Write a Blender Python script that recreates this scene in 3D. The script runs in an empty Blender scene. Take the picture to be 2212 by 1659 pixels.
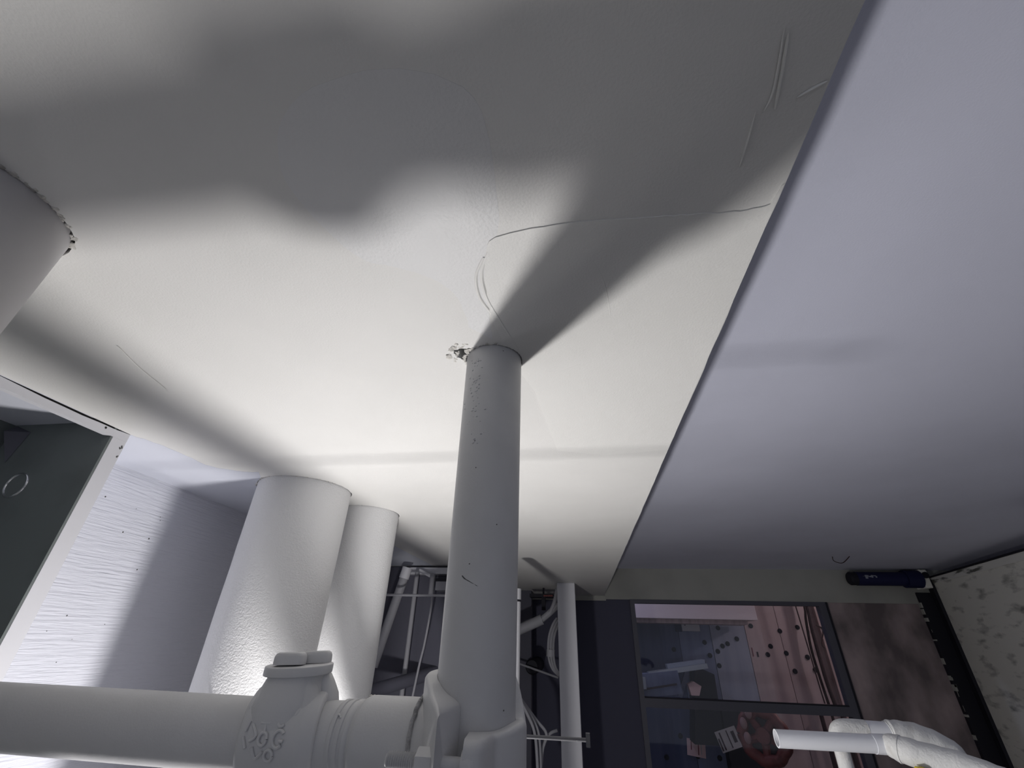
import bpy, bmesh, math, random
from mathutils import Vector, Matrix
random.seed(7)
scene = bpy.context.scene
C = scene.collection
ZC = 2.2                      # eye height above the floor (m); offsets below are from the eye

# ---------------------------------------------------------------- camera
FPX, CX, CY = 931.87, 1106.0, 829.5
PITCH, ROLL, YAW = .537384, .0286557, -.155796
def cam_axes():
    cp, sp = math.cos(PITCH), math.sin(PITCH)
    f = Vector((math.sin(YAW)*cp, math.cos(YAW)*cp, sp))
    r = Vector((math.cos(YAW), -math.sin(YAW), 0))
    u = r.cross(f)
    c, s = math.cos(ROLL), math.sin(ROLL)
    return c*r+s*u, -s*r+c*u, f
RR, UU, FF = cam_axes()
cd = bpy.data.cameras.new('camera'); cam = bpy.data.objects.new('camera', cd); C.objects.link(cam)
cd.sensor_fit = 'HORIZONTAL'; cd.sensor_width = 36; cd.lens = FPX/2212*36
cd.clip_start = .01; cd.clip_end = 100
m = Matrix((RR, UU, -FF)).transposed().to_4x4(); m.translation = (0, 0, ZC)
cam.matrix_world = m
scene.camera = cam

# ---------------------------------------------------------------- world, light, exposure
w = bpy.data.worlds.new('world'); scene.world = w; w.use_nodes = True
bg = w.node_tree.nodes['Background']
bg.inputs[0].default_value = (.82, .86, 1, 1); bg.inputs[1].default_value = .36
scene.view_settings.view_transform = 'Standard'; scene.view_settings.look = 'None'
scene.view_settings.gamma = 1; scene.view_settings.use_curve_mapping = False
scene.view_settings.exposure = 0
LAMP = Vector((-.602, 1.35, -.865))        # where the work lamp's lens sits
LAMP_POWER = 66

# ---------------------------------------------------------------- helpers
def ray(x, y):
    return RR*((x-CX)/FPX) + UU*(-(y-CY)/FPX) + FF
def atY(x, y, Y):
    d = ray(x, y); return d*(Y/d.y)
def atZ(x, y, z):
    d = ray(x, y); return d*(z/d.z)
def atX(x, y, X):
    d = ray(x, y); return d*(X/d.x)

def shift(bm):
    for v in bm.verts: v.co.z += ZC
    return bm
def obj(name, bm, mat, parent=None, smooth=True, sharp=35):
    """link one bmesh (eye-relative coordinates) as one mesh object, origin at its base"""
    bmesh.ops.recalc_face_normals(bm, faces=bm.faces)
    shift(bm)
    lo = Vector((min(v.co.x for v in bm.verts), min(v.co.y for v in bm.verts), min(v.co.z for v in bm.verts)))
    hi = Vector((max(v.co.x for v in bm.verts), max(v.co.y for v in bm.verts), max(v.co.z for v in bm.verts)))
    o0 = Vector(((lo.x+hi.x)/2, (lo.y+hi.y)/2, lo.z))
    for v in bm.verts: v.co -= o0
    if smooth:
        a = math.radians(sharp)
        for f in bm.faces: f.smooth = True
        for e in bm.edges:
            if len(e.link_faces) == 2 and e.calc_face_angle(0) > a: e.smooth = False
    me = bpy.data.meshes.new(name); bm.to_mesh(me); bm.free()
    o = bpy.data.objects.new(name, me); C.objects.link(o)
    me.materials.append(mat)
    o.location = o0
    if parent:
        o.parent = parent
        o.location = o0 - world_loc(parent)
    return o
def world_loc(o):
    l = o.location.copy()
    while o.parent: o = o.parent; l += o.location
    return l
def tag(o, label, cat=None, group=None, kind=None):
    o['label'] = label
    if cat: o['category'] = cat
    if group: o['group'] = group
    if kind: o['kind'] = kind
    return o
def struct(name, bm, mat, label, smooth=False):
    return tag(obj(name, bm, mat, None, smooth), label, 'structure', None, 'structure')
def thing(name, label, cat, loc, group=None):
    o = bpy.data.objects.new(name, None); C.objects.link(o)
    o.location = Vector(loc)+Vector((0, 0, ZC)); o.empty_display_size = .05
    return tag(o, label, cat, group)

def box(bm, lo, hi, bev=0):
    b = bmesh.new()
    bmesh.ops.create_cube(b, size=1)
    lo, hi = Vector(lo), Vector(hi)
    for v in b.verts:
        v.co = Vector(((lo.x+hi.x)/2+v.co.x*(hi.x-lo.x), (lo.y+hi.y)/2+v.co.y*(hi.y-lo.y), (lo.z+hi.z)/2+v.co.z*(hi.z-lo.z)))
    if bev: bmesh.ops.bevel(b, geom=list(b.edges), offset=bev, segments=2, affect='EDGES', profile=.5)
    return join(bm, b)
def join(bm, b, M=None):
    mp = {}
    for v in b.verts: mp[v] = bm.verts.new(M @ v.co if M else v.co)
    for f in b.faces:
        try: bm.faces.new([mp[v] for v in f.verts])
        except ValueError: pass
    b.free(); return bm
def nb(): return bmesh.new()
def boxm(lo, hi, bev=0): return box(nb(), lo, hi, bev)
def frames(pts):
    pts = [Vector(p) for p in pts]; n = len(pts); T = []
    for i in range(n):
        a = pts[max(i-1, 0)]; b = pts[min(i+1, n-1)]
        T.append((b-a).normalized())
    up = Vector((0, 0, 1)) if abs(T[0].z) < .9 else Vector((0, 1, 0))
    N = [(up - T[0]*up.dot(T[0])).normalized()]
    for i in range(1, n):
        q = N[-1]-T[i]*N[-1].dot(T[i]); N.append(q.normalized())
    return pts, T, N
def tube(bm, pts, r, n=16, cap=True, ends=None):
    """r number or list; ends ignored"""
    P, T, N = frames(pts)
    rs = r if isinstance(r, (list, tuple)) else [r]*len(P)
    rings = []
    for p, t, nn, rr in zip(P, T, N, rs):
        bi = t.cross(nn)
        rings.append([bm.verts.new(p+(nn*math.cos(a)+bi*math.sin(a))*rr) for a in [2*math.pi*k/n for k in range(n)]])
    for i in range(len(rings)-1):
        for k in range(n):
            bm.faces.new((rings[i][k], rings[i][(k+1) % n], rings[i+1][(k+1) % n], rings[i+1][k]))
    if cap:
        bm.faces.new(rings[0]); bm.faces.new(rings[-1])
    return bm
def hollow(bm, pts, r, ri, n=24):
    """open tube with wall thickness"""
    P, T, N = frames(pts)
    def ring(i, rr):
        bi = T[i].cross(N[i])
        return [bm.verts.new(P[i]+(N[i]*math.cos(a)+bi*math.sin(a))*rr) for a in [2*math.pi*k/n for k in range(n)]]
    o = [ring(i, r) for i in range(len(P))]; q = [ring(i, ri) for i in range(len(P))]
    for i in range(len(P)-1):
        for k in range(n):
            j = (k+1) % n
            bm.faces.new((o[i][k], o[i][j], o[i+1][j], o[i+1][k]))
            bm.faces.new((q[i][j], q[i][k], q[i+1][k], q[i+1][j]))
    for e in (0, -1):
        for k in range(n):
            j = (k+1) % n
            bm.faces.new((o[e][j], o[e][k], q[e][k], q[e][j]))
    return bm
def curve_pts(pts, n=8):
    """catmull-rom through points"""
    P = [Vector(p) for p in pts]; out = []
    for i in range(len(P)-1):
        a = P[max(i-1, 0)]; b = P[i]; c = P[i+1]; d = P[min(i+2, len(P)-1)]
        for k in range(n):
            t = k/n
            out.append(.5*((2*b)+(c-a)*t+(2*a-5*b+4*c-d)*t*t+(3*b-a-3*c+d)*t**3))
    out.append(P[-1]); return out
def prism(bm, poly, axis, a, b):
    """extrude a 2-D polygon along axis ('x','y','z') between a and b"""
    def mk(p, t):
        return {'x': (t, p[0], p[1]), 'y': (p[0], t, p[1]), 'z': (p[0], p[1], t)}[axis]
    A = [bm.verts.new(mk(p, a)) for p in poly]; B = [bm.verts.new(mk(p, b)) for p in poly]
    n = len(poly)
    for i in range(n): bm.faces.new((A[i], A[(i+1) % n], B[(i+1) % n], B[i]))
    bm.faces.new(A); bm.faces.new(B)
    return bm
def sheet(bm, poly, z0, z1):
    """triangulated slab from an (even concave) outline in xy"""
    b = bmesh.new()
    vs = [b.verts.new((p[0], p[1], z0)) for p in poly]
    f = b.faces.new(vs)
    r = bmesh.ops.extrude_face_region(b, geom=[f])
    for v in r['geom']:
        if isinstance(v, bmesh.types.BMVert): v.co.z = z1
    if f.is_valid is False: pass
    bmesh.ops.triangulate(b, faces=[q for q in b.faces if len(q.verts) > 4])
    return join(bm, b)

# ---------------------------------------------------------------- materials
def mat(name, col, rough=.6, bump=0, bscale=40, stretch=(1, 1, 1), var=0, vscale=3, spec=.4, metal=0, col2=None,
        lo=.45, hi=.65, detail=4, bdist=.01, emit=0, bump2=0, b2scale=300):
    M = bpy.data.materials.new(name); M.use_nodes = True
    nt = M.node_tree; N = nt.nodes; L = nt.links
    b = N['Principled BSDF']
    b.inputs['Base Color'].default_value = (*col, 1); b.inputs['Roughness'].default_value = rough
    b.inputs['Specular IOR Level'].default_value = spec; b.inputs['Metallic'].default_value = metal
    if emit:
        b.inputs['Emission Color'].default_value = (*col, 1); b.inputs['Emission Strength'].default_value = emit
    if not (bump or var or col2 or bump2): return M
    tc = N.new('ShaderNodeTexCoord'); mp = N.new('ShaderNodeMapping'); L.new(tc.outputs['Object'], mp.inputs[0])
    mp.inputs['Scale'].default_value = stretch
    if var or col2:
        n1 = N.new('ShaderNodeTexNoise'); n1.inputs['Scale'].default_value = vscale; n1.inputs['Detail'].default_value = detail
        L.new(mp.outputs[0], n1.inputs['Vector'])
        rp = N.new('ShaderNodeValToRGB'); L.new(n1.outputs['Fac'], rp.inputs[0])
        e = rp.color_ramp.elements
        e[0].position = lo; e[1].position = hi
        c2 = col2 or tuple(x*(1-var) for x in col)
        e[0].color = (*col, 1); e[1].color = (*c2, 1)
        L.new(rp.outputs[0], b.inputs['Base Color'])
    prev = None
    for bb, sc in ((bump, bscale), (bump2, b2scale)):
        if not bb: continue
        n2 = N.new('ShaderNodeTexNoise'); n2.inputs['Scale'].default_value = sc; n2.inputs['Detail'].default_value = 3
        L.new(mp.outputs[0], n2.inputs['Vector'])
        bn = N.new('ShaderNodeBump'); bn.inputs['Strength'].default_value = bb; bn.inputs['Distance'].default_value = bdist
        L.new(n2.outputs['Fac'], bn.inputs['Height'])
        if prev: L.new(prev.outputs[0], bn.inputs['Normal'])
        prev = bn
    if prev: L.new(prev.outputs[0], b.inputs['Normal'])
    return M
M = {}
M['soffit'] = mat('soffit_paint', (.79, .783, .763), .55, .25, 9, var=.05, vscale=2.5, lo=.35, hi=.7, bdist=.006, bump2=.12, b2scale=260)
M['patch'] = mat('skim_plaster', (.80, .795, .772), .55, .25, 12, bdist=.006, bump2=.12, b2scale=260)
M['coolpatch'] = mat('cool_skim_plaster', (.77, .77, .77), .5, .3, 14, bdist=.006, bump2=.15, b2scale=200)
M['cool'] = mat('cool_white_paint', (.70, .72, .80), .5, .1, 20, bdist=.004)
M['ceil2'] = mat('blue_white_ceiling', (.74, .757, .89), .6, .12, 6, var=.06, vscale=1.2, bdist=.006, bump2=.1, b2scale=220)
M['wallbrush'] = mat('brushed_white_wall', (.72, .73, .80), .42, .6, 150, stretch=(1, .06, 1), bdist=.008, spec=.5)
M['trim'] = mat('white_trim', (.66, .66, .70), .5, .1, 60, bdist=.002)
M['pipe'] = mat('painted_steel_pipe', (.53, .53, .54), .48, .10, 35, var=.05, vscale=12, bdist=.003, bump2=.08, b2scale=320)
M['fitting'] = mat('painted_cast_fitting', (.55, .55, .56), .45, .18, 60, bdist=.002, bump2=.1, b2scale=350)
M['insul'] = mat('canvas_pipe_jacket', (.80, .80, .81), .42, .5, 200, bdist=.004, spec=.5, bump2=.3, b2scale=110)
M['duct'] = mat('grey_white_duct', (.58, .57, .58), .6, .15, 40, bdist=.003)
M['plaster'] = mat('broken_plaster', (.72, .70, .66), .9, .8, 150, bdist=.006, var=.35, vscale=60)
M['roughjoint'] = mat('rough_joint', (.36, .36, .37), .95, 1, 160, bdist=.006, var=.4, vscale=90)
M['shade_black'] = mat('hole_shade', (.02, .02, .02), .9)  # flat black for the shade inside holes and cracks
M['greywall'] = mat('grey_green_steel', (.16, .18, .18), .55, .05, 20, bdist=.003, var=.15, vscale=6)
M['chrome'] = mat('bright_metal_ring', (.85, .86, .9), .2, metal=1)
M['darkwall'] = mat('dark_blue_wall', (.075, .075, .115), .8, .1, 30)
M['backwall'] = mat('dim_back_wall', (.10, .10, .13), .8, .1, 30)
M['header'] = mat('grey_header_paint', (.40, .40, .37), .7, .08, 12, var=.2, vscale=1.2)
M['brown'] = mat('brown_plaster', (.42, .34, .345), .85, .3, 8, col2=(.15, .125, .13), vscale=2.6, lo=.36, hi=.62, detail=6, stretch=(1, 1, .6))
M['board'] = mat('stained_cement_board', (.86, .85, .78), .8, .2, 30, col2=(.26, .26, .23), vscale=11, lo=.54, hi=.76, detail=8, stretch=(1, .35, 1.3))
M['boardtrim'] = mat('pale_board_trim', (.85, .84, .79), .8, .2, 30, col2=(.15, .15, .13), vscale=6, lo=.58, hi=.66, stretch=(1, .4, 3))
M['black'] = mat('flat_black', (.012, .012, .02), .7)
M['navy'] = mat('navy_pipe', (.006, .008, .055), .6)
M['navychip'] = mat('chipped_paint', (.30, .32, .38), .7)
M['frame'] = mat('dark_window_frame', (.09, .09, .115), .5)
M['floor'] = mat('concrete_floor', (.28, .27, .26), .85, .2, 20, var=.3, vscale=3)
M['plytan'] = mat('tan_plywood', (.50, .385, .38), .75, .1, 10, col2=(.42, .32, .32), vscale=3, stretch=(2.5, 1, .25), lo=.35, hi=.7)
M['plyblue'] = mat('cool_lit_plywood', (.20, .22, .32), .75, .1, 10, col2=(.14, .155, .25), vscale=3, stretch=(2.5, 1, .25), lo=.35, hi=.7)
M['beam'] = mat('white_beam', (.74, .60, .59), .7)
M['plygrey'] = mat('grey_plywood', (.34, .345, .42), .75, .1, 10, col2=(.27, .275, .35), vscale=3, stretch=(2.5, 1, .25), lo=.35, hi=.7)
M['plydark'] = mat('cool_dim_plywood', (.10, .11, .19), .75, .1, 10, col2=(.06, .07, .14), vscale=3, stretch=(2.5, 1, .25), lo=.35, hi=.7)
M['wood'] = mat('trim_board', (.50, .36, .35), .7, .1, 20, var=.3, vscale=5, stretch=(3, 1, .3))
M['cable'] = mat('white_cable', (.55, .55, .58), .5)
M['dimcable'] = mat('dim_grey_cable', (.34, .34, .37), .6)  # white cable colour darkened to suit the dim recesses
M['rodgrey'] = mat('dull_rod', (.09, .09, .10), .6)
M['darkcable'] = mat('dark_cable', (.04, .02, .025), .6)
M['red'] = mat('red_cast_iron', (.22, .055, .05), .55, .2, 30, var=.5, vscale=8)
M['pink'] = mat('worn_pink_lug', (.42, .24, .24), .6)
M['paper'] = mat('paper_tag', (.50, .47, .48), .8)
M['pinkpaper'] = mat('pink_note', (.85, .58, .58), .8)
M['ink'] = mat('ink', (.05, .03, .04), .8)
M['darkred'] = mat('dark_red_print', (.22, .05, .07), .8)
M['pvc'] = mat('white_plastic_pipe', (.78, .79, .83), .38, .04, 80, bdist=.001)
M['wrap'] = mat('wrapped_canvas', (.70, .70, .69), .75, .45, 22, bdist=.010, bump2=.25, b2scale=140, col2=(.46, .43, .39), vscale=14, lo=.56, hi=.85)
M['steel'] = mat('galvanised_steel', (.45, .45, .48), .4, metal=.7)
M['lampbody'] = mat('lamp_housing', (.05, .05, .05), .5)
M['lens'] = mat('lamp_lens', (1, .97, .93), .4, emit=8)
M['scratch'] = mat('dark_scratch', (.08, .08, .08), .8)
M['whitebox'] = mat('white_plastic_box', (.62, .61, .62), .6)
M['yellow'] = mat('yellow_plastic', (.55, .42, .03), .5)
def glass():
    G = bpy.data.materials.new('window_glass'); G.use_nodes = True
    nt = G.node_tree; nt.nodes.clear()
    o = nt.nodes.new('ShaderNodeOutputMaterial'); mx = nt.nodes.new('ShaderNodeMixShader')
    t = nt.nodes.new('ShaderNodeBsdfTransparent'); t.inputs[0].default_value = (.9, .92, .95, 1)
    g = nt.nodes.new('ShaderNodeBsdfGlossy'); g.inputs['Roughness'].default_value = .03
    mx.inputs[0].default_value = .025
    nt.links.new(t.outputs[0], mx.inputs[1]); nt.links.new(g.outputs[0], mx.inputs[2]); nt.links.new(mx.outputs[0], o.inputs[0])
    return G
M['glass'] = glass()

# ================================================================ THE SETTING
H1, H2, YW, YB = .52, .845, 6.2, 3.75
XS, XH, XL = .29, -1.355, -1.65           # soffit edge, header face, left wall
RISER = Vector((-.1598, .7614)); RR_ = .0584
BIG = Vector((-1.111, 1.629)); BIG_R = .179
SEC = Vector((-1.016, 2.02)); SEC_R = .15
NEAR = Vector((-.83, .28)); NEAR_R = .106

def ragged(c, r, amp, n, seed, bulge=None):
    rnd = random.Random(seed); out = []
    for k in range(n):
        a = 2*math.pi*k/n
        q = r + rnd.uniform(-.2, 1)*amp
        if bulge:
            d = abs((a-bulge[0]+math.pi) % (2*math.pi)-math.pi)
            q += bulge[1]*max(0, 1-d/bulge[2])*rnd.uniform(.75, 1.15)
        out.append((c.x+math.cos(a)*q, c.y+math.sin(a)*q))
    return out
HOLES = [ragged(RISER, RR_+.0012, .0014, 130, 3, (math.radians(209), .038, .46)),
         ragged(BIG, BIG_R+.002, .003, 56, 4, (math.radians(200), .012, .22)),
         ragged(SEC, SEC_R+.002, .002, 48, 5),
         ragged(NEAR, NEAR_R+.0015, .002, 48, 6, (math.radians(45), .004, .5))]
def soffit():
    bm = nb()
    outer = [(XH, -2.5), (XS, -2.5)]
    # ragged right-hand arris
    y = -2.5
    rnd = random.Random(11)
    yy = [-1.5, -.5] + [i*.06 for i in range(0, 60)] + [4, 4.6, 5.2, 5.8]
    outer += [(XS+rnd.uniform(-.0012, .0012), q) for q in yy]
    outer += [(XS, YW), (XL, YW), (XL, 1.047), (XH, 1.047)]
    loops = [outer]+HOLES
    edges = []; up = []
    for lp in loops:
        vs = [bm.verts.new((p[0], p[1], H1)) for p in lp]
        es = [bm.edges.new((vs[i], vs[(i+1) % len(vs)])) for i in range(len(vs))]
        edges += es; up.append(es)
    bmesh.ops.triangle_fill(bm, edges=edges, use_beauty=True)
    for i, es in enumerate(up):
        top = H2 if i == 0 else H1+.03
        r = bmesh.ops.extrude_edge_only(bm, edges=es)
        for g in r['geom']:
            if isinstance(g, bmesh.types.BMVert): g.co.z = top
    return bm
SOF = struct('ceiling', soffit(), M['soffit'], 'low off-white plastered ceiling with pipes passing up through it')
# black sheets standing in for the shade above the ceiling holes
bm = nb()
for c, r in ((RISER, .11), (BIG, .24), (SEC, .20), (NEAR, .14)):
    box(bm, (c.x-r, c.y-r, H1+.03), (c.x+r, c.y+r, H1+.032))
obj('hole_backing', bm, M['shade_black'], SOF, False)
# skim coat on the right with a cracked, lifted edge
def jag(pts, amp, n, seed):
    rnd = random.Random(seed); P = curve_pts([(p[0], p[1], 0) for p in pts], n)
    return [(q.x+rnd.uniform(-amp, amp), q.y+rnd.uniform(-amp, amp)) for q in P]
edge = jag([(-.140, .62), (-.137, .56), (-.128, .50), (-.118, .46), (-.100, .433), (-.009, .421), (.121, .424), (.184, .427), (.246, .429), (.283, .423)], .0011, 6, 2)
poly = edge + [(.2865, .395), (.2885, .393), (.2885, 1.30), (.10, 1.33), (-.05, 1.28), (-.085, .9)] + [(RISER.x+math.cos(a)*(RR_+.0035), RISER.y+math.sin(a)*(RR_+.0035)) for a in [math.radians(t) for t in range(40, -71, -10)]] + [(-.131, .68)]
bm = nb(); sheet(bm, poly, H1-.0016, H1+.001)
tag(obj('skim_coat', bm, M['patch'], SOF, False), 'lifted skim coat with a cracked edge')
# cooler repair left of the riser
edge = jag([(-.188, .640), (-.186, .604), (-.192, .547), (-.223, .504), (-.269, .475), (-.315, .454), (-.345, .40), (-.36, .30), (-.30, .22), (-.18, .20), (-.09, .24), (-.085, .36), (-.095, .425), (-.118, .455), (-.130, .50), (-.139, .56), (-.143, .62), (-.15, .684)], .001, 6, 8)
bm = nb(); sheet(bm, edge, H1-.0003, H1+.001)
tag(obj('plaster_repair', bm, M['coolpatch'], SOF, False), 'cooler grey plaster repair')
# painted board strip beyond the header
edge = jag([(-1.354, 1.051), (-1.328, 1.127), (-1.317, 1.23), (-1.311, 1.33), (-1.234, 1.391), (-1.17, 1.406)], .003, 6, 9)
poly = edge+[(-1.20, 1.46), (-1.29, 1.55), (-1.31, 1.70), (-1.20, 1.84), (-1.2, 3.7), (XL, 3.7), (XL, 1.051)]
bm = nb(); sheet(bm, poly, H1-.0008, H1+.001)
tag(obj('blue_white_board', bm, M['cool'], SOF, False), 'blue-white painted strip along the left wall')
def ridge(pts, w, h, name='plaster_ridge'):
    P = curve_pts([(p[0], p[1], 0) for p in pts], 8); bm = nb(); prev = None
    n = len(P)
    for i, p in enumerate(P):
        t = (P[min(i+1, n-1)]-P[max(i-1, 0)]).normalized(); s = Vector((-t.y, t.x, 0))
        k = math.sin(math.pi*(i+.3)/(n+.3))
        row = [bm.verts.new((p+s*w*f*(.4+.6*k)) + Vector((0, 0, H1+.0004-d*h*k-.0018))) for f, d in ((-1, -1), (-.3, 1), (.3, 1), (1, -1))]
        if prev:
            for j in range(3): bm.faces.new((prev[j], prev[j+1], row[j+1], row[j]))
        prev = row
    obj(name, bm, M['patch'], SOF)
ridge([(-.116, .461), (-.135, .503), (-.138, .559), (-.125, .625), (-.111, .684), (-.094, .76)], .004, .0012)
ridge([(-.125, .47), (-.146, .51), (-.150, .56), (-.136, .61)], .003, .0008)
ridge([(-.085, .80), (-.03, .815), (.02, .79), (.06, .78)], .003, .0006)
for pp, w_, h_ in (([(1703, 70), (1690, 150), (1674, 235)], .0022, .0013), ([(1694, 60), (1672, 190), (1650, 240)], .0016, .0008), ([(1632, 240), (1616, 300), (1597, 360)], .0012, .0016)):
    ridge([atZ(x, y, H1) for x, y in pp], w_, h_)
ridge([(.262, .285), (.275, .278), (.287, .272)], .002, .001)
ridge([(.03, .47), (.06, .53), (.075, .60), (.085, .68)], .002, .0005)
ridge([(-.95, .62), (-.98, .70), (-1.0, .80)], .003, .0006)
# crumbled plaster collars
def collar(c, r, n, seed, name, a0=0, a1=360, size=.006):
    rnd = random.Random(seed); bm = nb()
    for k in range(n):
        a = math.radians(rnd.uniform(a0, a1)); q = r+rnd.uniform(-.001, .006)
        s = size*rnd.uniform(.25, 1)
        b = bmesh.new(); bmesh.ops.create_icosphere(b, subdivisions=1, radius=s)
        for v in b.verts: v.co = Vector((v.co.x*rnd.uniform(.6, 1.4), v.co.y*rnd.uniform(.6, 1.4), v.co.z*.45))
        join(bm, b, Matrix.Translation((c.x+math.cos(a)*q, c.y+math.sin(a)*q, H1+.0003)))
    o = obj(name, bm, M['plaster'], SOF, True, 60); o['kind'] = 'stuff'
collar(RISER, RR_+.001, 60, 21, 'plaster_crumbs', 170, 330, .004)
collar(RISER, RR_+.036, 16, 22, 'plaster_crumbs', 192, 226, .0075)
collar(RISER, RR_+.022, 34, 28, 'plaster_crumbs', 183, 236, .0035)
collar(RISER, RR_+.004, 18, 27, 'plaster_crumbs', 190, 235, .006)
collar(BIG, BIG_R, 50, 23, 'plaster_crumbs', 190, 340, .005)
collar(SEC, SEC_R, 30, 24, 'plaster_crumbs', 200, 340, .004)
collar(NEAR, NEAR_R+.001, 60, 25, 'plaster_crumbs', -60, 60, .005)

struct('ceiling_upper', boxm((XS-.02, -2.5, H2), (5.0, YW+.1, H2+.08)), M['ceil2'], 'higher blue-white ceiling to the right of the plastered edge')
struct('floor', boxm((-3, -2.5, -ZC-.1), (6.5, 9.4, -ZC)), M['floor'], 'bare concrete floor below the pipes')
# left wall and recess
WL = struct('wall_left', boxm((XL-.1, 1.047, -ZC), (XL, YB, H1)), M['wallbrush'], 'brush-marked white wall behind the thick jacketed pipes')
bm = nb(); rnd = random.Random(5)
for k in range(16):
    p = (XL+.0004, rnd.uniform(1.2, 1.55), rnd.uniform(-.1, .45)); s = rnd.uniform(.0012, .0035)
    b = bmesh.new(); bmesh.ops.create_icosphere(b, subdivisions=1, radius=s)
    join(bm, b, Matrix.Translation(p) @ Matrix.Diagonal((.3, 1, 1, 1)))
o = obj('paint_speck', bm, M['scratch'], WL); o['kind'] = 'stuff'
struct('wall_alcove', boxm((-1.85, -2.5, -ZC), (-1.73, 1.003, H2)), M['greywall'], 'dark side wall of the recess at the left edge')
struct('ceiling_alcove', boxm((-1.73, -2.5, .543), (XH-.02, 1.003, .60)), M['cool'], 'blue-white ceiling strip inside the left recess')
# header rail and jamb of the recess
bm = nb(); rnd = random.Random(31)
top = [(-2.5+i*.05, H1+.004) for i in range(0, 71)]
prof = [(y, H1-.0025-.003*abs(math.sin(y*9))-rnd.uniform(0, .0018)) for y, _ in top]
poly = [(-2.5, .494)]+[(1.047, .494)]+[(1.047, H1-.001)]+list(reversed(prof))
prism(bm, poly, 'x', XH-.02, XH)
TR = struct('trim_1', bm, M['trim'], 'thin white header rail along the ceiling edge of the left recess')
bm = nb(); tube(bm, [(XH-.004, .972, .5085), (XH+.0006, .972, .5085)], .0032, 12)
tag(obj('screw_hole', bm, M['shade_black'], TR), 'dark screw hole')
obj('crack_shade_strip', boxm((XH-.019, -2.4, .510), (XH-.003, 1.02, .5198)), M['shade_black'], TR, False)  # black strip put in as the shade inside the ragged crack
TJ = struct('trim_2', boxm((XH-.30, 1.003, -ZC), (XH, 1.047, .4945), .001), M['trim'], 'white upright jamb at the corner of the left recess')
bm = nb()
for dy, dz, s in ((1.040, .478, .002), (1.042, .474, .0024), (1.038, .470, .002), (1.036, .472, .0016), (1.041, .445, .0022), (1.043, .448, .0012)):
    box(bm, (XH-.001, dy-s, dz-s), (XH+.0006, dy+s, dz+s))
o = obj('paint_chip', bm, M['scratch'], TJ, False)
# steel cabinet plate inside the recess
p = thing('steel_panel', 'dark grey-green steel panel with a round knockout in the left recess', 'panel', (-1.54, 1.0, -ZC))
obj('plate', boxm((-1.73, .997, -ZC), (XH-.001, 1.0025, .5425)), M['greywall'], p, False)
bm = nb(); c = atY(34, 1048, .997)
pts = [c+Vector((math.cos(a)*.034, 0, math.sin(a)*.034)) for a in [2*math.pi*k/40 for k in range(41)]]
tube(bm, pts, .0030, 8, False); tag(obj('knockout_ring', bm, M['chrome'], p), 'bright metal rim')
bm = nb(); a = atY(39, 921, .996); b_ = atY(66, 934, .996); d = atY(10, 1000, .996)
q = [a, b_, d]; A = [bm.verts.new(v) for v in q]; e = bm.verts.new(a+Vector((.01, -.03, -.03)))
bm.faces.new(A)
for i in range(3): bm.faces.new((A[i], A[(i+1) % 3], e))
obj('corner_shade', bm, M['frame'], p, False)  # wedge in a dark material imitates the soft shading of this corner
# back of the pipe recess and the far wall
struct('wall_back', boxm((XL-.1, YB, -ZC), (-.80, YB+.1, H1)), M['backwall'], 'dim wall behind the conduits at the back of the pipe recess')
struct('wall_return', boxm((-.80-.1, YB+.1, -ZC), (-.80, YW, H1)), M['darkwall'], 'dark return wall leading from the recess to the far wall')
struct('wall_far', boxm((-.80, YW, -ZC), (.60, YW+.12, H1+.02)), M['darkwall'], 'dark blue far wall between the white post and the window')
struct('trim_3', boxm((XS, YW-.02, .485), (5.0, YW+.12, H2)), M['header'], 'grey-yellow header band above the window')
struct('trim_4', boxm((-.80, YW-.03, .468), (XS+.02, YW, H1)), M['header'], 'grey strip under the end of the low ceiling')
struct('wall_right', boxm((2.86, YW, -ZC), (5.0, YW+.12, .485)), M['brown'], 'mottled brown plaster wall right of the window')
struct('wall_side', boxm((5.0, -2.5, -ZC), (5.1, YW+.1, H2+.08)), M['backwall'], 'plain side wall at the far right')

# window: frame, transom and two panes
W1 = thing('window_1', 'dark framed interior window with a transom, plywood room behind it', 'window', (1.73, YW, -1.6)); W1['kind'] = 'structure'
x0, x1, zt, zm, zb = .60, 2.86, .487, -.55, -1.6
F = .055
obj('frame_upright', boxm((x0, YW-.03, zb), (x0+F, YW+.06, zt)), M['frame'], W1, False)
obj('frame_upright', boxm((x1-F-.03, YW-.03, zb), (x1-.008, YW+.06, zt)), M['frame'], W1, False)
obj('frame_gasket', boxm((x1-.008, YW-.035, zb), (x1+.012, YW, zt)), M['black'], W1, False)
obj('frame_head', boxm((x0+F, YW-.03, .444), (x1-F-.03, YW+.06, zt)), M['frame'], W1, False)
obj('frame_sill', boxm((x0+F, YW-.03, zb), (x1-F-.03, YW+.06, zb+.06)), M['frame'], W1, False)
tr = obj('transom', boxm((x0+F, YW-.03, -.60), (x1-F-.03, YW+.06, -.515)), M['frame'], W1, False)
obj('transom_gasket', boxm((x0+F, YW-.034, -.515), (x1-F-.03, YW+.02, -.503)), M['black'], tr, False)
obj('pane', boxm((x0+F, YW+.01, -.515), (x1-F-.03, YW+.016, .444)), M['glass'], W1, False)
obj('pane', boxm((x0+F, YW+.01, zb+.06), (x1-F-.03, YW+.016, -.60)), M['glass'], W1, False)

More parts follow.
